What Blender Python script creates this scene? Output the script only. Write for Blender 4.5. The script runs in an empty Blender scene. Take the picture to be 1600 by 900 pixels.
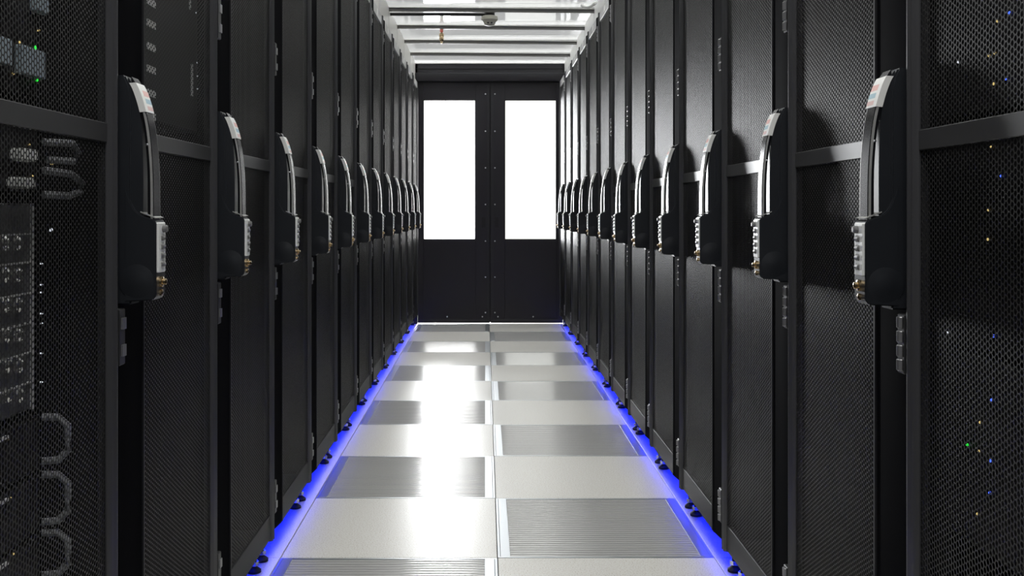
import bpy, bmesh, math, random
from mathutils import Vector, Matrix

S = bpy.context.scene
COL = S.collection
random.seed(7)

# ------------------------------------------------------------------ camera, world, lights, exposure
H = 0.9586                      # camera height
cd = bpy.data.cameras.new('camera')
cam = bpy.data.objects.new('camera', cd); COL.objects.link(cam)
cam.location = (0, 0, H); cam.rotation_euler = (math.pi / 2, 0, 0)
cd.sensor_width = 36.0
cd.lens = 36.0 * 1639 / 1600
cd.shift_x = 41.5 / 1600
cd.shift_y = -121.0 / 1600
cd.clip_start = 0.02
S.camera = cam

W = bpy.data.worlds.new('room_light'); S.world = W; W.use_nodes = True
W.node_tree.nodes['Background'].inputs[0].default_value = (0.93, 0.96, 1.0, 1)
W.node_tree.nodes['Background'].inputs[1].default_value = 0.06

def area(name, loc, sx, sy, radiance, color=(1, 1, 1), rot=(0, 0, 0)):
    l = bpy.data.lights.new(name, 'AREA'); l.shape = 'RECTANGLE'
    l.size = sx; l.size_y = sy; l.energy = radiance * math.pi * sx * sy; l.color = color
    o = bpy.data.objects.new(name, l); COL.objects.link(o)
    o.location = loc; o.rotation_euler = rot
    return o

LAMP_NEAR, LAMP_FAR, LED, BACK = 9.5, 3.8, 9.0, 900.0
PANE_LEFT, PANE_RIGHT = 3.4, 1.35
area('room_lamp_near', (0.03, 2.6, 3.0), 0.75, 6.4, LAMP_NEAR, (1, 0.99, 0.96))      # the room's ceiling light over the aisle
area('room_lamp_far', (0.03, 11.6, 3.0), 5.0, 11.0, LAMP_FAR, (1, 0.995, 0.97))     # dimmer light over the far end
area('room_lamp_behind_doors', (0.03, 9.9, 2.6), 1.2, 0.8, 2.5)
area('room_lamp_entrance', (0.03, -1.3, 1.9), 1.1, 0.9, 1.2, (0.92, 0.95, 1.0), (math.radians(80), 0, 0))       # light from the aisle's open near end
area('room_lamp_beyond_left_pane', (-0.90, 13.6, 1.4), 0.9, 1.8, BACK, (0.96, 0.98, 1.0), (-math.pi / 2, 0, 0))   # bright lamp in the room beyond, shining in through the frosted panes
area('led_light_left', (-0.625, 5.2, 0.076), 0.012, 7.5, LED * 3, (0.008, 0.02, 1.0), (0, math.radians(20), 0))
area('led_light_right', (0.675, 5.2, 0.076), 0.012, 7.5, LED * 3, (0.008, 0.02, 1.0), (0, math.radians(-20), 0))

S.view_settings.view_transform = 'Standard'
S.view_settings.look = 'None'
S.view_settings.exposure = 0.0
S.view_settings.gamma = 1.0
S.view_settings.use_curve_mapping = False
S.cycles.transparent_max_bounces = 24
S.cycles.max_bounces = 10

# ------------------------------------------------------------------ helpers
def mat(name, color=(0.5, 0.5, 0.5), rough=0.5, metal=0.0, spec=0.5, emit=None, strength=0.0, coat=0.0, grain=0.0, gscale=60):
    m = bpy.data.materials.new(name); m.use_nodes = True
    nt = m.node_tree; b = nt.nodes['Principled BSDF']
    b.inputs['Base Color'].default_value = (*color, 1)
    b.inputs['Roughness'].default_value = rough
    b.inputs['Metallic'].default_value = metal
    b.inputs['Specular IOR Level'].default_value = spec
    b.inputs['Coat Weight'].default_value = coat
    if emit:
        b.inputs['Emission Color'].default_value = (*emit, 1)
        b.inputs['Emission Strength'].default_value = strength
    if grain:
        tc = nt.nodes.new('ShaderNodeTexCoord'); n = nt.nodes.new('ShaderNodeTexNoise')
        n.inputs['Scale'].default_value = gscale; n.inputs['Detail'].default_value = 5
        r = nt.nodes.new('ShaderNodeMapRange')
        r.inputs['To Min'].default_value = max(0.02, rough - grain); r.inputs['To Max'].default_value = rough + grain
        nt.links.new(tc.outputs['Object'], n.inputs['Vector']); nt.links.new(n.outputs['Fac'], r.inputs['Value'])
        nt.links.new(r.outputs['Result'], b.inputs['Roughness'])
    return m

M = {}
M['cabinet'] = mat('black_cabinet_paint', (0.006, 0.006, 0.007), 0.5, spec=0.2)
M['strip'] = mat('black_edge_plate', (0.004, 0.004, 0.005), 0.8, spec=0.01)
M['frame'] = mat('black_door_frame', (0.010, 0.010, 0.012), 0.5, spec=0.25)
M['edge'] = mat('dark_door_edge', (0.050, 0.050, 0.054), 0.30, spec=0.6)
M['rail'] = mat('satin_middle_rail', (0.026, 0.026, 0.027), 0.40, spec=0.8)
M['header'] = mat('grey_header_paint', (0.45, 0.45, 0.45), 0.35, grain=0.05)
M['label'] = mat('white_label', (0.85, 0.85, 0.83), 0.4)
M['hinge'] = mat('hinge_steel', (0.03, 0.03, 0.032), 0.4, metal=0.3)
M['hinge_pin'] = mat('hinge_pin_zinc', (0.30, 0.30, 0.31), 0.35, metal=0.7)
M['plastic'] = mat('black_handle_plastic', (0.016, 0.018, 0.022), 0.36, grain=0.08, gscale=25)
M['grip'] = mat('black_grip_gloss', (0.010, 0.010, 0.012), 0.2, spec=0.35)
M['silver'] = mat('silver_trim', (0.80, 0.80, 0.78), 0.3, metal=0.7)
M['lockwhite'] = mat('white_lock_face', (0.82, 0.83, 0.82), 0.3)
M['wheel'] = mat('dial_wheel_grey', (0.16, 0.16, 0.16), 0.4)
M['brass'] = mat('key_brass', (0.72, 0.55, 0.33), 0.25, metal=1)
M['rubber'] = mat('black_rubber', (0.01, 0.01, 0.011), 0.6)
M['bolt'] = mat('zinc_bolt', (0.75, 0.76, 0.78), 0.25, metal=1)
M['doorgrey'] = mat('door_charcoal', (0.024, 0.022, 0.028), 0.45, spec=0.4)
M['dooredge'] = mat('door_edge_black', (0.008, 0.008, 0.009), 0.5)
M['header_beam'] = mat('header_charcoal', (0.028, 0.027, 0.032), 0.45, spec=0.4)
M['rivet'] = mat('rivet_steel', (0.7, 0.7, 0.72), 0.3, metal=1)
M['pane_left'] = mat('lit_frosted_pane_bright', (0.8, 0.8, 0.8), 0.3, emit=(1, 1, 0.99), strength=PANE_LEFT)
M['pane_right'] = mat('lit_frosted_pane_soft', (0.3, 0.3, 0.3), 0.3, emit=(0.985, 1.0, 0.95), strength=PANE_RIGHT)
M['bar'] = mat('aluminium_bar', (0.20, 0.195, 0.185), 0.4, metal=0.2)
M['bar_lip'] = mat('aluminium_lip', (0.72, 0.71, 0.68), 0.4, metal=0.3)
M['fascia'] = mat('white_fascia', (0.80, 0.80, 0.79), 0.4)
M['fascia_beige'] = mat('pale_fascia', (0.62, 0.61, 0.58), 0.4)
M['slat'] = mat('grate_aluminium', (0.66, 0.655, 0.65), 0.15, metal=0.35)
M['endbar'] = mat('grate_end_zinc', (0.62, 0.65, 0.68), 0.34, metal=0.9, grain=0.06, gscale=18)
M['void'] = mat('dark_underfloor', (0.03, 0.03, 0.03), 0.8)
M['sub'] = mat('raised_floor_base', (0.16, 0.155, 0.15), 0.7)
M['red'] = mat('red_pipe_paint', (0.55, 0.12, 0.09), 0.4)
M['detector'] = mat('ivory_detector', (0.62, 0.61, 0.52), 0.45)
M['black'] = mat('matt_black', (0.008, 0.008, 0.008), 0.5)
M['server'] = mat('server_black', (0.006, 0.006, 0.007), 0.5, spec=0.2)
M['module'] = mat('module_grey', (0.10, 0.10, 0.105), 0.45)
M['screen'] = mat('blue_grey_plate', (0.42, 0.50, 0.56), 0.4)
M['plug'] = mat('pale_plug', (0.85, 0.86, 0.84), 0.4)
M['cable'] = mat('grey_cable', (0.36, 0.37, 0.39), 0.4)
M['steel'] = mat('bright_steel', (0.8, 0.8, 0.78), 0.2, metal=0.9)
M['line'] = mat('pale_module_edge', (0.6, 0.6, 0.6), 0.4)
M['green_led'] = mat('green_led', (0.0, 0.3, 0.0), 0.4, emit=(0.02, 1.0, 0.05), strength=2.2)
M['blue_led'] = mat('blue_led', (0.0, 0.0, 0.3), 0.4, emit=(0.05, 0.12, 1.0), strength=2.0)
M['amber_led'] = mat('amber_led', (0.3, 0.2, 0.0), 0.4, emit=(1.0, 0.75, 0.3), strength=0.6)
M['white_led'] = mat('white_led', (0.5, 0.5, 0.5), 0.4, emit=(0.85, 0.9, 1.0), strength=0.8)

def nodes(m):
    return m.node_tree.nodes, m.node_tree.links

for k in ('pane_left', 'pane_right'):      # lit frosted panes that let part of the light straight through
    N, L = nodes(M[k]); tr = N.new('ShaderNodeBsdfTransparent'); mx = N.new('ShaderNodeMixShader'); mx.inputs[0].default_value = 0.3
    L.new(N['Principled BSDF'].outputs[0], mx.inputs[1]); L.new(tr.outputs[0], mx.inputs[2]); L.new(mx.outputs[0], N['Material Output'].inputs['Surface'])

def perforated():
    m = mat('perforated_black_steel', (0.023, 0.023, 0.0232), 0.48, spec=0.3)
    N, L = nodes(m)
    b = N['Principled BSDF']; out = N['Material Output']
    tc = N.new('ShaderNodeTexCoord')
    PY, PZ = 0.0151, 0.0087
    def vm(op, a, bv=None):
        n = N.new('ShaderNodeVectorMath'); n.operation = op
        if isinstance(a, tuple): n.inputs[0].default_value = a
        else: L.new(a, n.inputs[0])
        if bv is not None:
            n.inputs[1].default_value = bv
        return n
    def cell(off):
        s = vm('MULTIPLY', tc.outputs['Object'], (0, 1 / PY, 1 / PZ))
        a = vm('ADD', s.outputs[0], (0.5, off, off))
        f = vm('FRACTION', a.outputs[0])
        c = vm('SUBTRACT', f.outputs[0], (0.5, 0.5, 0.5))
        d = vm('MULTIPLY', c.outputs[0], (0, PY, PZ))
        return vm('LENGTH', d.outputs[0]).outputs['Value']
    mn = N.new('ShaderNodeMath'); mn.operation = 'MINIMUM'
    L.new(cell(10.0), mn.inputs[0]); L.new(cell(10.5), mn.inputs[1])
    lt = N.new('ShaderNodeMath'); lt.operation = 'LESS_THAN'; lt.inputs[1].default_value = 0.0037
    L.new(mn.outputs[0], lt.inputs[0])
    tr = N.new('ShaderNodeBsdfTransparent'); mx = N.new('ShaderNodeMixShader')
    L.new(lt.outputs[0], mx.inputs[0]); L.new(b.outputs[0], mx.inputs[1]); L.new(tr.outputs[0], mx.inputs[2])
    L.new(mx.outputs[0], out.inputs['Surface'])
    return m
M['perf'] = perforated()

def tile_mat():
    m = mat('speckled_white_laminate', (0.78, 0.76, 0.72), 0.3, spec=0.42)
    N, L = nodes(m); b = N['Principled BSDF']
    tc = N.new('ShaderNodeTexCoord')
    n1 = N.new('ShaderNodeTexNoise'); n1.inputs['Scale'].default_value = 260; n1.inputs['Detail'].default_value = 2
    cr = N.new('ShaderNodeValToRGB')
    e = cr.color_ramp.elements
    e[0].position = 0.36; e[0].color = (0.60, 0.56, 0.50, 1)
    e[1].position = 0.47; e[1].color = (0.80, 0.785, 0.75, 1)
    x = cr.color_ramp.elements.new(0.66); x.color = (0.82, 0.81, 0.785, 1)
    L.new(tc.outputs['Object'], n1.inputs['Vector']); L.new(n1.outputs['Fac'], cr.inputs[0])
    n2 = N.new('ShaderNodeTexNoise'); n2.inputs['Scale'].default_value = 3.0; n2.inputs['Detail'].default_value = 4
    oi = N.new('ShaderNodeObjectInfo'); ad = N.new('ShaderNodeVectorMath'); ad.operation = 'ADD'
    L.new(tc.outputs['Object'], ad.inputs[0]); L.new(oi.outputs['Location'], ad.inputs[1]); L.new(ad.outputs[0], n2.inputs['Vector'])
    mr = N.new('ShaderNodeMapRange'); mr.inputs['To Min'].default_value = 0.24; mr.inputs['To Max'].default_value = 0.38
    L.new(n2.outputs['Fac'], mr.inputs['Value'])
    L.new(mr.outputs[0], b.inputs['Roughness']); L.new(cr.outputs[0], b.inputs['Base Color'])
    return m
M['tile'] = tile_mat()

def panel_mat():
    m = bpy.data.materials.new('clear_milky_roof_panel'); m.use_nodes = True
    N, L = nodes(m); N.remove(N['Principled BSDF']); out = N['Material Output']
    tl = N.new('ShaderNodeBsdfTranslucent'); tl.inputs[0].default_value = (0.85, 0.86, 0.87, 1)
    tr = N.new('ShaderNodeBsdfTransparent'); tr.inputs[0].default_value = (0.97, 0.98, 0.97, 1)
    gl = N.new('ShaderNodeBsdfGlossy'); gl.inputs['Roughness'].default_value = 0.03
    fr = N.new('ShaderNodeFresnel'); fr.inputs['IOR'].default_value = 1.38
    a = N.new('ShaderNodeMixShader'); a.inputs[0].default_value = 0.55
    L.new(tl.outputs[0], a.inputs[1]); L.new(tr.outputs[0], a.inputs[2])
    b = N.new('ShaderNodeMixShader'); L.new(fr.outputs[0], b.inputs[0]); L.new(a.outputs[0], b.inputs[1]); L.new(gl.outputs[0], b.inputs[2])
    L.new(b.outputs[0], out.inputs['Surface'])
    return m
M['panel'] = panel_mat()

def sticker_mat():
    m = mat('printed_pale_sticker', (0.85, 0.85, 0.83), 0.35)
    N, L = nodes(m); b = N['Principled BSDF']
    tc = N.new('ShaderNodeTexCoord'); sp = N.new('ShaderNodeSeparateXYZ'); mr = N.new('ShaderNodeMapRange')
    mr.inputs['From Min'].default_value = 1.09; mr.inputs['From Max'].default_value = 1.155
    cr = N.new('ShaderNodeValToRGB'); cr.color_ramp.interpolation = 'CONSTANT'
    w = (0.87, 0.87, 0.85, 1)
    stops = [(0.0, w), (0.22, (0.45, 0.62, 0.66, 1)), (0.34, w), (0.42, (0.80, 0.58, 0.56, 1)), (0.52, w), (0.58, (0.42, 0.60, 0.68, 1)), (0.70, w), (0.76, (0.82, 0.50, 0.47, 1)), (0.90, w)]
    e = cr.color_ramp.elements; e[0].position = 0.0; e[0].color = w; e[1].position = stops[1][0]; e[1].color = stops[1][1]
    for p, c in stops[2:]:
        x = e.new(p); x.color = c
    gt = N.new('ShaderNodeMath'); gt.operation = 'GREATER_THAN'; gt.inputs[1].default_value = 0.034   # the print sits on the far part of the sticker
    mx = N.new('ShaderNodeMix'); mx.data_type = 'RGBA'; mx.inputs[6].default_value = w
    L.new(tc.outputs['Object'], sp.inputs[0]); L.new(sp.outputs['Z'], mr.inputs['Value']); L.new(mr.outputs[0], cr.inputs[0])
    L.new(sp.outputs['Y'], gt.inputs[0]); L.new(gt.outputs[0], mx.inputs[0]); L.new(cr.outputs[0], mx.inputs[7]); L.new(mx.outputs[2], b.inputs['Base Color'])
    return m
M['sticker'] = sticker_mat()

class B:
    """collects shapes into one mesh; sx mirrors across the local x axis"""
    def __init__(s, sx=1): s.bm = bmesh.new(); s.sx = sx
    def box(s, x0, x1, y0, y1, z0, z1):
        v = [s.bm.verts.new((s.sx * x, y, z)) for x in (x0, x1) for y in (y0, y1) for z in (z0, z1)]
        for f in ((0, 1, 3, 2), (4, 6, 7, 5), (0, 4, 5, 1), (2, 3, 7, 6), (0, 2, 6, 4), (1, 5, 7, 3)):
            s.bm.faces.new([v[i] for i in f])
        return s
    def prism(s, pts, axis, a, b):
        """polygon pts extruded along axis: 'y' pts are (x,z); 'z' pts are (x,y); 'x' pts are (y,z)"""
        def mk(p, t):
            if axis == 'y': return (s.sx * p[0], t, p[1])
            if axis == 'z': return (s.sx * p[0], p[1], t)
            return (s.sx * t, p[0], p[1])
        lo = [s.bm.verts.new(mk(p, a)) for p in pts]; hi = [s.bm.verts.new(mk(p, b)) for p in pts]
        n = len(pts)
        s.bm.faces.new(lo); s.bm.faces.new(hi[::-1])
        for i in range(n):
            s.bm.faces.new((lo[i], lo[(i + 1) % n], hi[(i + 1) % n], hi[i]))
        return s
    def quad(s, pts):
        s.bm.faces.new([s.bm.verts.new((s.sx * p[0], p[1], p[2])) for p in pts]); return s
    def lathe(s, c, axis, prof, n=16):
        """prof: (r, t) along the axis from centre c"""
        rings = []
        for r, t in prof:
            ring = []
            for k in range(n):
                a = 2 * math.pi * k / n; u, w = r * math.cos(a), r * math.sin(a)
                p = {'z': (c[0] + u, c[1] + w, c[2] + t), 'x': (c[0] + t, c[1] + u, c[2] + w), 'y': (c[0] + u, c[1] + t, c[2] + w)}[axis]
                ring.append(s.bm.verts.new((s.sx * p[0], p[1], p[2])))
            rings.append(ring)
        for a, b in zip(rings, rings[1:]):
            for k in range(n):
                s.bm.faces.new((a[k], a[(k + 1) % n], b[(k + 1) % n], b[k]))
        s.bm.faces.new(rings[0][::-1]); s.bm.faces.new(rings[-1])
        return s
    def tube(s, pts, r, n=8):
        pts = [Vector((s.sx * p[0], p[1], p[2])) for p in pts]
        rings = []
        up = Vector((0, 0, 1))
        for i, p in enumerate(pts):
            d = (pts[min(i + 1, len(pts) - 1)] - pts[max(i - 1, 0)]).normalized()
            a = d.cross(up)
            if a.length < 1e-3: a = d.cross(Vector((0, 1, 0)))
            a.normalize(); b = d.cross(a).normalized()
            rings.append([s.bm.verts.new(p + r * (math.cos(2 * math.pi * k / n) * a + math.sin(2 * math.pi * k / n) * b)) for k in range(n)])
        for a, b in zip(rings, rings[1:]):
            for k in range(n):
                s.bm.faces.new((a[k], a[(k + 1) % n], b[(k + 1) % n], b[k]))
        s.bm.faces.new(rings[0][::-1]); s.bm.faces.new(rings[-1])
        return s
    def bevel(s, w, seg=2):
        bmesh.ops.recalc_face_normals(s.bm, faces=s.bm.faces[:])
        e = [e for e in s.bm.edges if len(e.link_faces) == 2 and e.calc_face_angle(0) > 0.5]
        bmesh.ops.bevel(s.bm, geom=e, offset=w, segments=seg, affect='EDGES', clamp_overlap=True)
        return s
    def obj(s, name, m, parent=None, loc=(0, 0, 0), smooth=True, recalc=True):
        if recalc: bmesh.ops.recalc_face_normals(s.bm, faces=s.bm.faces[:])
        me = bpy.data.meshes.new(name); s.bm.to_mesh(me); s.bm.free()
        me.materials.append(m)
        if smooth:
            me.shade_smooth(); me.set_sharp_from_angle(angle=math.radians(35))
        o = bpy.data.objects.new(name, me); COL.objects.link(o)
        o.location = loc
        if parent is not None: o.parent = parent
        return o

def thing(name, label, cat, loc=(0, 0, 0), group=None):
    o = bpy.data.objects.new(name, None); COL.objects.link(o)
    o.empty_display_size = 0.1; o.location = loc
    o['label'] = label; o['category'] = cat
    if group: o['group'] = group
    return o

def tag(o, label, cat, group=None):
    o['label'] = label; o['category'] = cat
    if group: o['group'] = group
    return o

def structure(name, loc=(0, 0, 0)):
    o = bpy.data.objects.new(name, None); COL.objects.link(o); o.location = loc
    o['kind'] = 'structure'
    return o

def link_copy(o, parent=None, loc=None):
    c = o.copy(); COL.objects.link(c)
    c.parent = parent
    if loc is not None: c.location = loc
    return c

def copy_tree(o, parent=None, loc=None):
    c = link_copy(o, parent, loc)
    for ch in list(o.children): copy_tree(ch, c)
    return c

# ------------------------------------------------------------------ floor
XL, XC, XR = -0.566, 0.034, 0.632
T, Y0 = 0.6, 2.896
YD = 8.88                          # sliding doors
floor = B().box(-1.9, 1.95, -1.5, 10.6, -0.12, -0.07).obj('floor', M['sub'])
floor['kind'] = 'structure'

g = 0.0016
tile0 = B().box(g, T - g, g, T - g, -0.03, 0.0).bevel(0.0012, 1).obj('floor_tile', M['tile'], floor, smooth=False)
def make_grate():
    fr = B()
    fr.box(g, T - g, g, 0.010, -0.03, 0.0).box(g, T - g, T - 0.010, T - g, -0.03, 0.0)
    fr.box(g, 0.008, 0.010, T - 0.010, -0.03, 0.0).box(T - 0.008, T - g, 0.010, T - 0.010, -0.03, 0.0)
    root = fr.obj('vent_tile', M['endbar'], floor, smooth=False)
    for a, b in ((0.009, 0.036), (T - 0.036, T - 0.009)):
        B().box(a, b, 0.011, T - 0.011, -0.03, 0.0006).bevel(0.0006, 1).obj('end_bar', M['endbar'], root, smooth=False)
    s = B(); n = 30; p = (T - 0.022) / n; w = p * 0.84; R = 0.031
    for i in range(n):
        y = 0.011 + p * (i + 0.5)
        arc = []
        for k in range(7):
            t = -w / 2 + w * k / 6
            arc.append((y + t, math.sqrt(R * R - t * t) - R))
        s.prism(arc + [(y + w / 2, -0.016), (y - w / 2, -0.016)], 'x', 0.036, T - 0.036)
    o = s.obj('slats', M['slat'], root); o['kind'] = 'stuff'
    B().box(0.008, T - 0.008, 0.010, T - 0.010, -0.034, -0.028).obj('dark_underplate', M['void'], root, smooth=False)  # dark sheet; its colour stands in for the unlit void below the slats
    return root
grate0 = make_grate()
first_t, first_g = True, True
for k in range(-3, 12):
    for c, x in enumerate((XL - T, XL, XC - 0.001, XR)):
        y = Y0 + T * k
        vent = (c == 1 and k % 2 == 1) or (c == 2 and k % 2 == 0)
        if vent and k < 10:
            if first_g: grate0.location = (x, y, 0); first_g = False
            else: copy_tree(grate0, floor, (x, y, 0))
        else:
            if first_t: tile0.location = (x, y, 0); first_t = False
            else: link_copy(tile0, floor, (x, y, 0))

# ------------------------------------------------------------------ end wall: header and two sliding doors
def make_door(name, x0, x1, wx0, wx1, pane_mat, meet):
    """meet = -1: meeting edge at x0, +1: meeting edge at x1"""
    z0, z1, wz0, wz1 = 0.0065, 2.047, 0.712, 1.896
    y0, y1 = YD, YD + 0.045
    d = B()
    d.box(x0, wx0, y0, y1, z0, z1).box(wx1, x1, y0, y1, z0, z1)
    d.box(wx0, wx1, y0, y1, z0, wz0).box(wx0, wx1, y0, y1, wz1, z1)
    d.bevel(0.0015, 1)
    root = d.obj(name, M['doorgrey'], None, smooth=False); root['kind'] = 'structure'
    B().box(wx0, wx1, y0 + 0.012, y0 + 0.020, wz0, wz1).obj('pane', pane_mat, root, smooth=False)
    b = B()   # thin rubber bead round the pane
    for q in ((wx0, wx0 + 0.006, wz0, wz1), (wx1 - 0.006, wx1, wz0, wz1), (wx0, wx1, wz0, wz0 + 0.006), (wx0, wx1, wz1 - 0.006, wz1)):
        b.box(q[0], q[1], y0 + 0.006, y0 + 0.012, q[2], q[3])
    b.obj('glazing_bead', M['dooredge'], root, smooth=False)
    # folded edges
    B().box(x0 + 0.004, x1 - 0.004, y0 - 0.006, y0, z0, z0 + 0.032).bevel(0.002, 1).obj('bottom_rail', M['header_beam'], root, smooth=False)
    ex = x1 if meet > 0 else x0
    B().box(ex - meet * 0.022, ex, y0 - 0.008, y0 + 0.02, z0 + 0.002, z1 - 0.004).bevel(0.003, 2).obj('meeting_stile', M['header_beam'], root)
    # recessed pull: raised rim round a dark well
    px = ex - meet * 0.052
    pz = 0.858
    rim = B()
    for q in ((-0.021, -0.017, -0.048, 0.048), (0.017, 0.021, -0.048, 0.048), (-0.021, 0.021, 0.044, 0.048), (-0.021, 0.021, -0.048, -0.044)):
        rim.box(px + q[0], px + q[1], y0 - 0.004, y0, pz + q[2], pz + q[3])
    h = rim.obj('pull_handle', M['header_beam'], root, smooth=False)
    B().box(px - 0.017, px + 0.017, y0 - 0.0008, y0 + 0.001, pz - 0.044, pz + 0.044).obj('well', M['dooredge'], h, smooth=False)
    spots = [(ex - meet * 0.036, z) for z in (1.945, 1.63, 1.32, 1.01, 0.70, 0.395, 0.095)]
    spots += [(ex - meet * 0.062, 0.062 - 0.034 + 0.032), (ex - meet * 0.36, 0.06)]
    r0 = None
    for x, z in spots:
        if r0 is None:
            r0 = B().lathe((0, 0, 0), 'y', [(0.0062, 0.0), (0.0062, -0.002), (0.004, -0.0038), (0.001, -0.0042)], 10).obj('rivet', M['rivet'], root, (x, y0, z))
        else: link_copy(r0, root, (x, y0, z))
    return root
make_door('door_1', -0.572, 0.036, -0.5255, -0.084, M['pane_left'], 1)
make_door('door_2', 0.044, 0.655, 0.1625, 0.601, M['pane_right'], -1)
B().box(0.036, 0.044, YD + 0.012, YD + 0.03, 0.013, 2.047).obj('trim_4', M['dooredge'], None, smooth=False)['kind'] = 'structure'
hd = B().prism([(YD - 0.055, 2.058), (YD - 0.055, 2.11), (YD - 0.02, 2.125), (YD - 0.02, 2.2), (YD + 0.06, 2.2), (YD + 0.06, 2.05), (YD - 0.05, 2.05)], 'x', -0.592, 0.668).obj('trim_3', M['header_beam'])
hd['kind'] = 'structure'
B().box(-0.592, 0.668, YD - 0.026, YD - 0.019, 2.155, 2.160).obj('seam_bead', M['dooredge'], hd, smooth=False)
for nm, a, b in (('trim_5', -0.63, -0.575), ('trim_6', 0.658, 0.70)):
    B().box(a, b, YD - 0.02, YD + 0.08, 0.0, 2.2).obj(nm, M['dooredge'], None, smooth=False)['kind'] = 'structure'

# unseen wall panels added round the opening to stop lamp light leaking in
eb = B()
eb.box(-1.9, -0.585, YD + 0.05, YD + 0.09, -0.07, 2.2).box(0.668, 1.95, YD + 0.05, YD + 0.09, -0.07, 2.2).box(-0.585, 0.668, YD + 0.05, YD + 0.09, 2.02, 2.2)
eb.obj('light_block_wall', M['header_beam'], None, smooth=False)['kind'] = 'structure'

# ------------------------------------------------------------------ roof of clear panels on aluminium bars
ZC = 2.2; PB = 0.61; CX0, CX1 = -0.592, 0.667
ceil = structure('ceiling', (0, 0, ZC))
p0 = B().box(CX0, CX1, 0.014, PB - 0.014, 0.004, 0.010).obj('ceiling_panel', M['panel'], ceil, (0, YD - PB, 0), smooth=False)
b0 = B()
b0.prism([(-0.014, 0.004), (-0.014, -0.006), (-0.005, -0.012), (-0.005, -0.024), (0.005, -0.024), (0.005, -0.012), (0.014, -0.006), (0.014, 0.004)], 'x', CX0, CX1)
bar0 = b0.obj('ceiling_bar', M['bar'], ceil, (0, YD - PB, 0), smooth=False)
B().box(CX0, CX1, -0.020, -0.014, -0.003, 0.003).obj('bar_lip', M['bar_lip'], bar0, smooth=False)
tilt = 0.0105 / (CX1 - CX0)
bar0.rotation_euler = (0, tilt, 0)
for k in range(2, 13):
    link_copy(p0, ceil, (0, YD - PB * k, 0)); copy_tree(bar0, ceil, (0, YD - PB * k, 0))
B().box(CX0, CX1, YD - 0.03, YD + 0.02, -0.002, 0.006).obj('end_lip', M['bar_lip'], ceil, smooth=False)

for nm, x0, x1, m in (('trim_1', CX0 - 0.02, CX0, M['fascia_beige']), ('trim_2', CX1, CX1 + 0.02, M['fascia'])):
    tr = structure(nm, (0, 0, 0))
    f0 = None
    for k in range(1, 13):
        y = YD - PB * k
        if f0 is None:
            f0 = B().box(x0, x1, 0.004, PB - 0.004, 2.03, 2.206).bevel(0.002, 1).obj('fascia_panel', m, tr, (0, y, 0), smooth=False)
            s0 = B().box(x0 + 0.004, x1 - 0.004, -0.004, 0.004, 2.03, 2.2).obj('joint', M['dooredge'], tr, (0, y, 0), smooth=False)
        else:
            link_copy(f0, tr, (0, y, 0)); link_copy(s0, tr, (0, y, 0))

# ------------------------------------------------------------------ server racks
ZB, ZT = 0.083, 2.04
ORD = ['nearest', 'second', 'third', 'fourth', 'fifth', 'sixth', 'seventh', 'eighth', 'ninth', 'tenth', 'eleventh', 'twelfth', 'thirteenth']

def arc_pts(pts, n=6):
    """Catmull-Rom through (d,z) points"""
    P = [Vector((a, b, 0)) for a, b in pts]; P = [2 * P[0] - P[1]] + P + [2 * P[-1] - P[-2]]
    out = []
    for i in range(1, len(P) - 2):
        for k in range(n):
            t = k / n
            a, b, c, d = P[i - 1], P[i], P[i + 1], P[i + 2]
            q = 0.5 * (2 * b + (c - a) * t + (2 * a - 5 * b + 4 * c - d) * t * t + (3 * b - a - 3 * c + d) * t ** 3)
            out.append((q.x, q.y))
    out.append(pts[-1]); return out

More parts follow.
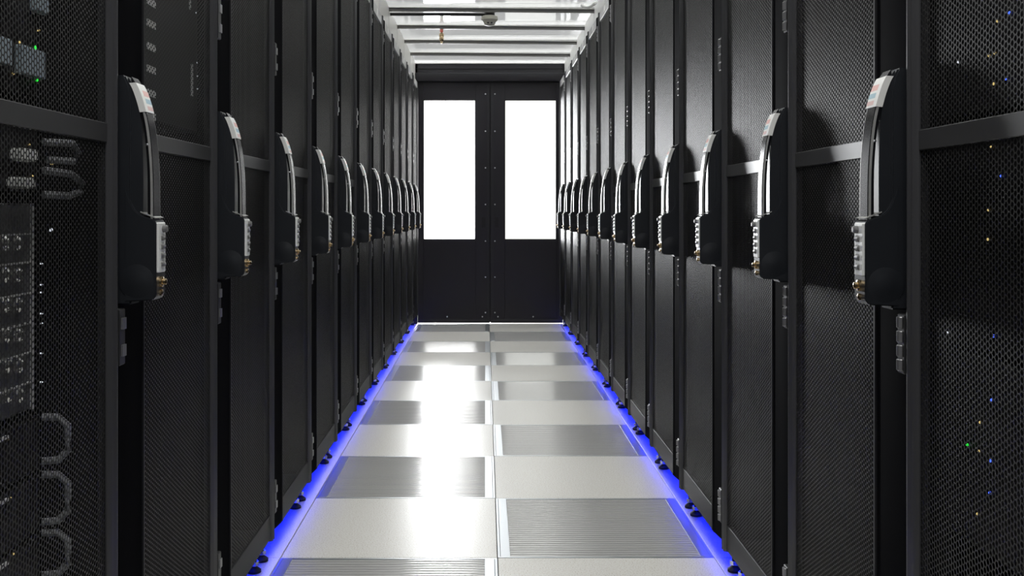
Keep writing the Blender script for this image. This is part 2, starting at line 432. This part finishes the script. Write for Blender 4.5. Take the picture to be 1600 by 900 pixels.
def make_handle(sx, rack):
    y0, y1 = 0.018, 0.062
    b = B(sx)
    b.prism([(-0.016, 0.811), (0.016, 0.811), (0.016, 1.13), (0.013, 1.155), (0.006, 1.171), (-0.016, 1.171)], 'y', y0, y1 + 0.004)
    root = b.bevel(0.0025, 2).obj('handle', M['plastic'], rack)
    # body behind the grip, following its curve
    inner = arc_pts([(0.012, 1.168), (0.024, 1.135), (0.031, 1.09), (0.034, 1.03), (0.034, 0.945)], 5)
    b = B(sx); b.prism([(0.010, 0.945)] + [(0.010, 1.168)] + inner[1:], 'y', y0 + 0.004, y1 - 0.002)
    b.obj('grip_backing', M['plastic'], root)
    outer = arc_pts([(0.014, 1.170), (0.026, 1.150), (0.036, 1.12), (0.044, 1.08), (0.049, 1.02), (0.050, 0.940)], 5)
    inn = arc_pts([(0.014, 1.158), (0.019, 1.145), (0.027, 1.118), (0.035, 1.078), (0.0395, 1.02), (0.040, 0.940)], 5)
    b = B(sx); b.prism(outer + inn[::-1], 'y', y0 + 0.006, y1 - 0.004)
    b.bevel(0.002, 2).obj('grip', M['grip'], root)
    # silver edging on both sides of the grip
    for ya, yb in ((y0 + 0.0035, y0 + 0.006), (y1 - 0.004, y1 - 0.0015)):
        n = len(outer); a = int(n * 0.36)
        o2 = [(d - 0.001, z) for d, z in outer[a:]]; i2 = [(d - 0.0042, z) for d, z in outer[a:]]
        b = B(sx); b.prism(o2 + i2[::-1], 'y', ya, yb); b.obj('silver_trim', M['silver'], root)
    # pale sticker wrapped over the top of the grip
    a, c = 3, 12
    st = [(d + 0.0012, z + 0.0008) for d, z in outer[a:c]]; si = [(d - 0.009, z) for d, z in outer[a:c]]
    b = B(sx); b.prism(st + si[::-1], 'y', y0 + 0.0025, y1 - 0.0005)
    so = b.obj('sticker', M['sticker'], root)
    so['label'] = 'pale sticker on the handle top'
    b = B(sx)
    b.lathe((0.040, y0 + 0.005, 1.062), 'y', [(0.0022, 0.0), (0.0022, -0.0025), (0.001, -0.003)], 8)
    b.obj('pin', M['bolt'], root)
    # lock housing
    b = B(sx)
    top = arc_pts([(0.006, 1.000), (0.018, 0.966), (0.030, 0.953), (0.052, 0.944)], 4)
    b.prism([(0.006, 0.816)] + top + [(0.056, 0.940), (0.056, 0.825), (0.050, 0.818)], 'y', y0 - 0.001, y1 + 0.001)
    b.bevel(0.002, 2).obj('lock_housing', M['plastic'], root)
    b = B(sx); b.lathe((0.0255, y0 - 0.001, 0.848), 'y', [(0.0285, 0.0003), (0.025, -0.0003), (0.020, -0.0008), (0.015, -0.0016), (0.010, -0.0022), (0.005, -0.0026), (0.001, -0.0027)], 18)
    b.obj('housing_dome', M['plastic'], root)
    b = B(sx); b.prism([(0.030, 0.9555), (0.053, 0.9465), (0.055, 0.9475), (0.030, 0.9575)], 'y', y0 + 0.002, y1 - 0.002)
    b.obj('housing_cap', M['silver'], root)
    b = B(sx); b.box(0.054, 0.0595, y0 + 0.001, y1 - 0.008, 0.861, 0.940)
    b.bevel(0.0015, 1).obj('lock_face', M['lockwhite'], root)
    w0 = None
    for z in (0.874, 0.888, 0.902, 0.916):
        if w0 is None:
            w0 = B(sx).lathe((0.0575, y0 + 0.021, 0), 'y', [(0.004, -0.008), (0.0055, -0.006), (0.0055, 0.006), (0.004, 0.008)], 10).obj('dial_wheel', M['wheel'], root, (0, 0, z))
        else: link_copy(w0, root, (0, 0, z))
    b = B(sx); b.lathe((0.056, y0 + 0.022, 0.930), 'x', [(0.006, 0), (0.006, 0.009), (0.004, 0.011)], 10)
    b.obj('lock_button', M['wheel'], root)
    b = B(sx); b.lathe((0.055, y0 + 0.020, 0.846), 'x', [(0.0085, 0), (0.0085, 0.005), (0.005, 0.006), (0.005, 0.010), (0.003, 0.011)], 12)
    b.obj('key_cylinder', M['brass'], root)
    b = B(sx); b.lathe((0.055, y0 + 0.020, 0.829), 'x', [(0.005, 0), (0.005, 0.004), (0.003, 0.005)], 10)
    b.obj('lock_screw', M['brass'], root)
    return root

def make_rack(sx, zmid):
    r = thing('server_rack', '', 'server cabinet')
    b = B(sx)
    y0, y1 = 0.003, 0.597
    b.box(-0.90, -0.022, y0, y0 + 0.012, ZB, ZT).box(-0.90, -0.022, y1 - 0.012, y1, ZB, ZT)
    b.box(-0.90, -0.022, y0 + 0.012, y1 - 0.012, ZT - 0.02, ZT).box(-0.90, -0.022, y0 + 0.012, y1 - 0.012, ZB, ZB + 0.02)
    b.box(-0.90, -0.885, y0 + 0.012, y1 - 0.012, ZB + 0.02, ZT - 0.02)
    b.obj('cabinet', M['cabinet'], r, smooth=False)
    # slanted plate beside the door, recessed towards the neighbour's hinges
    YS = 0.128
    b = B(sx)
    b.prism([(-0.0145, 0.004), (-0.002, YS - 0.004), (-0.004, YS), (-0.022, YS), (-0.026, 0.004)], 'z', ZB, ZT - 0.004)
    b.obj('edge_plate', M['strip'], r)
    # door leaf
    ya, yb, ye = YS, 0.563, 0.598
    b = B(sx)
    b.box(-0.016, 0.0, ya, ya + 0.009, ZB, ZT - 0.004)                                  # thin near stile
    b.box(-0.012, -0.003, ya + 0.009, yb, ZB, ZB + 0.004)
    door = b.bevel(0.0015, 1).obj('door', M['frame'], r, smooth=False)
    # rounded double ridge along the hinge side
    prof = [(-0.016, yb), (-0.002, yb), (0.003, yb + 0.004), (0.005, yb + 0.009), (0.003, yb + 0.014), (0.0015, yb + 0.017),
            (0.003, yb + 0.020), (0.0055, yb + 0.025), (0.004, yb + 0.031), (0.0, ye), (-0.016, ye)]
    b = B(sx); b.prism(prof, 'z', ZB - 0.004, ZT - 0.004); b.obj('hinge_stile', M['edge'], door)
    yi = ya + 0.009
    B(sx).box(-0.014, -0.001, yi, yb, ZB + 0.001, ZB + 0.067).bevel(0.0012, 1).obj('bottom_rail', M['frame'], door, smooth=False)
    B(sx).box(-0.014, -0.001, yi, yb, zmid, zmid + 0.029).bevel(0.001, 1).obj('middle_rail', M['rail'], door, smooth=False)
    B(sx).box(-0.014, -0.001, yi, yb, 1.985, ZT - 0.004).bevel(0.001, 1).obj('top_rail', M['header'], door, smooth=False)
    for za, zb in ((ZB + 0.067, zmid), (zmid + 0.029, 1.985)):
        b = B(sx)
        for d in (-0.004, -0.0046):
            b.quad([(d, yi, za), (d, yb, za), (d, yb, zb), (d, yi, zb)])
        b.obj('mesh_panel', M['perf'], door, smooth=False, recalc=False)
    B(sx).box(-0.001, 0.0008, 0.30, 0.345, 1.995, 2.028).obj('label_plate', M['label'], door, smooth=False)
    # hinges on the slanted plate beside the neighbour's stile
    h0 = k0 = None
    for z in (0.14, 0.717, 1.325, 1.885):
        if h0 is None:
            b = B(sx); b.box(-0.018, 0.0035, 0.003, 0.029, 0, 0.088)
            h0 = b.bevel(0.0015, 1).obj('hinge', M['hinge'], door, (0, 0, z), smooth=False)
        else:
            link_copy(h0, door, (0, 0, z))
        for q in ((0.014, 0.056) if sx > 0 else (0.004, 0.025, 0.046, 0.067)):
            if k0 is None:
                b = B(sx)
                if sx > 0: b.box(0.003, 0.0065, 0.010, 0.026, 0, 0.018)
                else: b.lathe((0.0015, 0.018, 0), 'z', [(0.0065, 0.0), (0.0075, 0.001), (0.0075, 0.016), (0.0065, 0.017)], 10)
                k0 = b.obj('hinge_knuckle', M['hinge_pin'], door, (0, 0, z + q))
            else:
                link_copy(k0, door, (0, 0, z + q))
    r['label'] = 'x'
    make_handle(sx, r)
    f0 = None
    for y in (0.045, 0.555):
        if f0 is None:
            b = B(sx); b.lathe((-0.042, 0, 0), 'z', [(0.019, 0.001), (0.019, 0.007), (0.013, 0.012), (0.007, 0.016), (0.007, ZB)], 14)
            f0 = b.obj('levelling_foot', M['rubber'], r, (0, y, 0))
            b = B(sx); b.lathe((-0.042, 0, 0), 'z', [(0.0125, 0.019), (0.0125, 0.030)], 6)
            b.obj('nut', M['bolt'], f0, smooth=False)
        else: copy_tree(f0, r, (0, y, 0))
    return r

XFL, XFR, YFL, YFR = -0.571, 0.620, 1.624, 1.541
ROW_L, ROW_R = [], []
for side, sx, xf, yf, zmid, row in (('left', 1, XFL, YFL, 1.062, ROW_L), ('right', -1, XFR, YFR, 1.045, ROW_R)):
    proto = make_rack(sx, zmid)
    n = 13
    for k in range(n):
        loc = (xf, yf - 0.6 + 0.6 * k, 0)
        if k == 0:
            o = proto; o.location = loc
        else:
            o = copy_tree(proto, None, loc)
        if k == 0: lab = 'black perforated server cabinet at the photo\'s %s edge, nearest in the %s row' % (side, side)
        elif k == n - 1: lab = 'black perforated server cabinet last in the %s row, beside the sliding doors' % side
        else: lab = 'black perforated server cabinet with bow handle, %s from the camera in the %s row' % (ORD[k], side)
        o['label'] = lab; o['group'] = 'server cabinets in the %s row' % side
        row.append(o)

# ------------------------------------------------------------------ equipment behind the nearest mesh doors
def at(u, v, X):
    """point on the plane x = X seen at pixel (u, v)"""
    Y = X * 1639 / (u - 758.5)
    return Y, H + (329 - v) * Y / 1639

def led(parent, X, u, v, m, r=0.0022, ref=None):
    y, z = at(u, v, X)
    s = 1 if X < 0 else -1
    p = parent.location
    b = B(s); b.lathe((0, 0, 0), 'x', [(r, -0.002), (r, 0.001), (r * 0.5, 0.002)], 8)
    return b.obj('status_light', m, parent, (X - p.x, y - p.y, z - p.z))

XE = -0.640        # front plane of the equipment in the nearest left cabinet
YA, YB = 1.045, 1.50
def unit(name, label, cat, z0, z1, m, X=XE, ya=YA, yb=YB, depth=0.5):
    s = 1 if X < 0 else -1
    o = B(s).box(-depth, 0, ya, yb, z0, z1).bevel(0.003, 1).obj(name, m, None, (X, 0, 0), smooth=False)
    o['label'] = label; o['category'] = cat
    return o

# network switch with a blue-grey plate and two green lights
sw = unit('network_switch', 'black network switch with green lights behind nearest left mesh door, at top', 'switch', 1.118, 1.30, M['server'])
for (u0, u1, v0, v1) in ((22, 58, 82, 114), (-20, 5, 62, 96), (46, 64, -20, 16)):
    ya, za = at(u0, v1, XE); yb, zb = at(u1, v0, XE)
    B().box(0.0, 0.012, ya, yb, min(za, zb), max(za, zb)).bevel(0.001, 1).obj('port_plate', M['screen'], sw, smooth=False)
for u, v in ((55, 74), (57, 125)): led(sw, XE, u, v, M['green_led'], 0.0026)
for u, v in ((30, 66), (20, 115), (60, 47)): led(sw, XE, u, v, M['amber_led'], 0.0018)

# patch panel with pale plugs
pp = unit('patch_panel', 'black patch panel with two pale plugs behind nearest left mesh door', 'patch panel', 0.985, 1.105, M['server'])
for (u0, u1, v0, v1) in ((13, 38, 234, 251), (8, 34, 278, 294)):
    ya, za = at(u0, v1, XE); yb, zb = at(u1, v0, XE)
    B().box(0.0, 0.02, ya, yb, min(za, zb), max(za, zb)).bevel(0.003, 2).obj('plug', M['plug'], pp)
for i, (pts) in enumerate((((66, 222), (86, 224), (95, 238), (88, 252), (72, 250)), ((66, 266), (84, 272), (101, 286), (98, 300), (80, 306), (66, 304)))):
    P = []
    for j, (u, v) in enumerate(pts):
        y, z = at(u, v, XE); P.append((0.012 + (0.014 if 0 < j < len(pts) - 1 else -0.01), y, z))
    B().tube(P, 0.0055, 8).obj('cable', M['cable'], pp)
for u, v in ((81, 256), (45, 226), (50, 275)): led(pp, XE, u, v, M['amber_led'], 0.0014)

# module chassis: six bays with two round knobs each
ya_, zt = at(55, 318, XE); yb_, zb = at(60, 634, XE)
ch = unit('module_chassis', 'grey six-bay chassis with pairs of round steel knobs behind nearest left door', 'chassis', zb, zt, M['module'], yb=1.478)
rows = [(365, 380), (409, 430), (457, 477), (503, 524), (549, 571), (595, 618)]
for i, (vl, vk) in enumerate(rows):
    _, zl = at(50, vl, XE)
    B().box(0, 0.003, YA, 1.476, zl - 0.0012, zl + 0.0012).obj('bay_divider', M['line'], ch, smooth=False)
    for u in (3 + i, 23 + i * 0.8):
        y, z = at(u, vk, XE)
        B().lathe((0, y, z), 'x', [(0.011, 0), (0.0105, 0.006), (0.006, 0.010), (0.004, 0.010)], 12).obj('knob', M['steel'], ch)
B().box(0, 0.004, 1.474, 1.478, zb, zt).obj('edge_strip', M['line'], ch, smooth=False)
led(ch, XE, 80, 359, M['white_led'], 0.0026)
for v in (412, 445, 457, 490, 505, 552, 597): led(ch, XE, 65, v, M['white_led'], 0.0011)

# three drive drawers with D handles
for i, (v0, v1, u1, w) in enumerate(((645, 727, 106, 'upper'), (735, 822, 99, 'middle'), (826, 905, 108, 'lower'))):
    _, z1 = at(70, v0, XE); _, z0 = at(70, v1, XE)
    dr = unit('drive_drawer', '%s of three black server drawers with pale D handle behind nearest left door' % w, 'server', z0 - 0.001, z1 + 0.001, M['server'], yb=1.505)
    dr['group'] = 'server drawers in the nearest left cabinet'
    y, _ = at(70, v0, XE); yo, _ = at(u1, v0, XE)
    d = 0.030
    zc0, zc1 = z0 + 0.006, z1 - 0.006
    B().tube([(-0.004, y, zc1), (d * 0.6, y + 0.004, zc1 - 0.001), (d, y + 0.008, zc1 - 0.014), (d, y + 0.008, (zc0 + zc1) / 2), (d, y + 0.008, zc0 + 0.014), (d * 0.6, y + 0.004, zc0 + 0.001), (-0.004, y, zc0)], 0.0055, 8).obj('pull_handle', M['cable'], dr)
    B().box(0, 0.004, YA, 1.40, z1 - 0.010, z1 - 0.006).obj('edge_strip', M['line'], dr, smooth=False)
    led(dr, XE, 12 + 4 * i, (v0 + v1) / 2, M['amber_led'], 0.0016)

# second cabinet on the left: card frame with label column
XE2 = -0.602
y0s = 1.69
cf = unit('card_frame', 'black card frame with a column of pale labels behind second left mesh door', 'card frame', 1.12, 1.46, M['server'], X=XE2, ya=1.66, yb=2.195)
for v in (-30, 4, 38, 74, 109, 146, 182):
    for (u0, u1) in ((214, 220), (229, 242)):
        ya, za = at(u0, v + 8, XE2); yb, zb = at(u1, v - 8, XE2)
        zm = (za + zb) / 2
        if ya < 1.67: continue
        B().box(0, 0.002, ya, yb, zm - 0.006, zm + 0.006).obj('label_strip', M['plug'], cf, smooth=False)
for (u, v0, v1) in ((295, -20, 14), (298, 100, 150)):
    ya, za = at(u, v1, XE2); _, zb = at(u, v0, XE2)
    B().box(0, 0.003, ya, ya + 0.006, za, zb).obj('edge_strip', M['line'], cf, smooth=False)
for u, v in ((306, 20), (307, 98), (308, 119), (308, 139)): led(cf, XE2, u, v, M['white_led'], 0.0015)

# nearest cabinet on the right: three dark servers with tiny lights
XE3 = 0.668
RY0, RY1 = 0.99, 1.52
spec = (('upper', 1.09, 1.32, ((1559, 33, 'amber_led'), (1555, 83, 'amber_led'), (1498, 97, 'white_led'), (1553, 131, 'amber_led'), (1578, 20, 'blue_led'), (1572, 123, 'blue_led'), (1546, 87, 'amber_led'))),
        ('middle', 0.77, 1.08, ((1549, 230, 'amber_led'), (1565, 275, 'blue_led'), (1545, 328, 'amber_led'), (1544, 374, 'amber_led'), (1481, 520, 'white_led'), (1553, 525, 'blue_led'))),
        ('lower', 0.50, 0.76, ((1550, 625, 'blue_led'), (1532, 660, 'amber_led'), (1512, 695, 'green_led'), (1548, 720, 'blue_led'), (1530, 705, 'amber_led'), (1547, 770, 'blue_led'), (1528, 803, 'amber_led'))))
for w, z0, z1, ll in spec:
    sv = unit('server', '%s of three dark servers with tiny lights behind nearest right mesh door' % w, 'server', z0, z1, M['server'], X=XE3, ya=RY0, yb=RY1)
    sv['group'] = 'servers in the nearest right cabinet'
    for u, v, m in ll: led(sv, XE3, u, v, M[m], 0.0019)

# ------------------------------------------------------------------ things hanging under the roof
yd = 6.5
det = thing('smoke_detector', 'ivory smoke detector on a black mount under the clear roof', 'smoke detector', (0.026, yd, ZC - 0.002))
B().lathe((0, 0, 0), 'z', [(0.032, 0.0), (0.032, -0.038), (0.030, -0.040)], 20).obj('mount', M['black'], det)
B().lathe((0, 0, 0), 'z', [(0.046, -0.036), (0.052, -0.040), (0.052, -0.058), (0.049, -0.062), (0.044, -0.064), (0.036, -0.076), (0.030, -0.090), (0.026, -0.092), (0.014, -0.096)], 28).obj('detector_head', M['detector'], det)
for a in (-0.010, 0.012):
    B().box(a - 0.006, a + 0.006, -0.041, -0.030, -0.086, -0.078).obj('smoke_slot', M['black'], det, smooth=False)
cx0 = CX0 + 0.002
c = B().tube([(cx0, yd, ZC - 0.024), (-0.20, yd, ZC - 0.025), (0.0, yd, ZC - 0.026)], 0.0105, 12).obj('conduit', M['black'])
c['label'] = 'black conduit running from left fascia to the smoke detector'; c['category'] = 'conduit'
sp = thing('sprinkler', 'brass sprinkler nozzle on a red stub under the clear roof', 'sprinkler', (-0.299, 7.15, ZC))
B().lathe((0, 0, 0), 'z', [(0.011, 0.034), (0.011, -0.028)], 14).obj('red_stub', M['red'], sp)
B().lathe((0, 0, 0), 'z', [(0.008, -0.028), (0.008, -0.034), (0.0165, -0.035), (0.0165, -0.052), (0.013, -0.056), (0.015, -0.060), (0.015, -0.078), (0.008, -0.090), (0.009, -0.098), (0.004, -0.104)], 14).obj('nozzle', M['brass'], sp)
hs = []
for t in range(13):
    a = t / 12
    hs.append((0.575 + 0.075 * a, 6.28 - 0.10 * a + 0.02 * math.sin(a * 3), ZC - 0.012 - 0.018 * math.sin(a * math.pi * 0.9) ))
h = B().tube(hs, 0.009, 10).obj('hose', M['label'])
h['label'] = 'white bent hose at the top right under the clear roof'; h['category'] = 'hose'
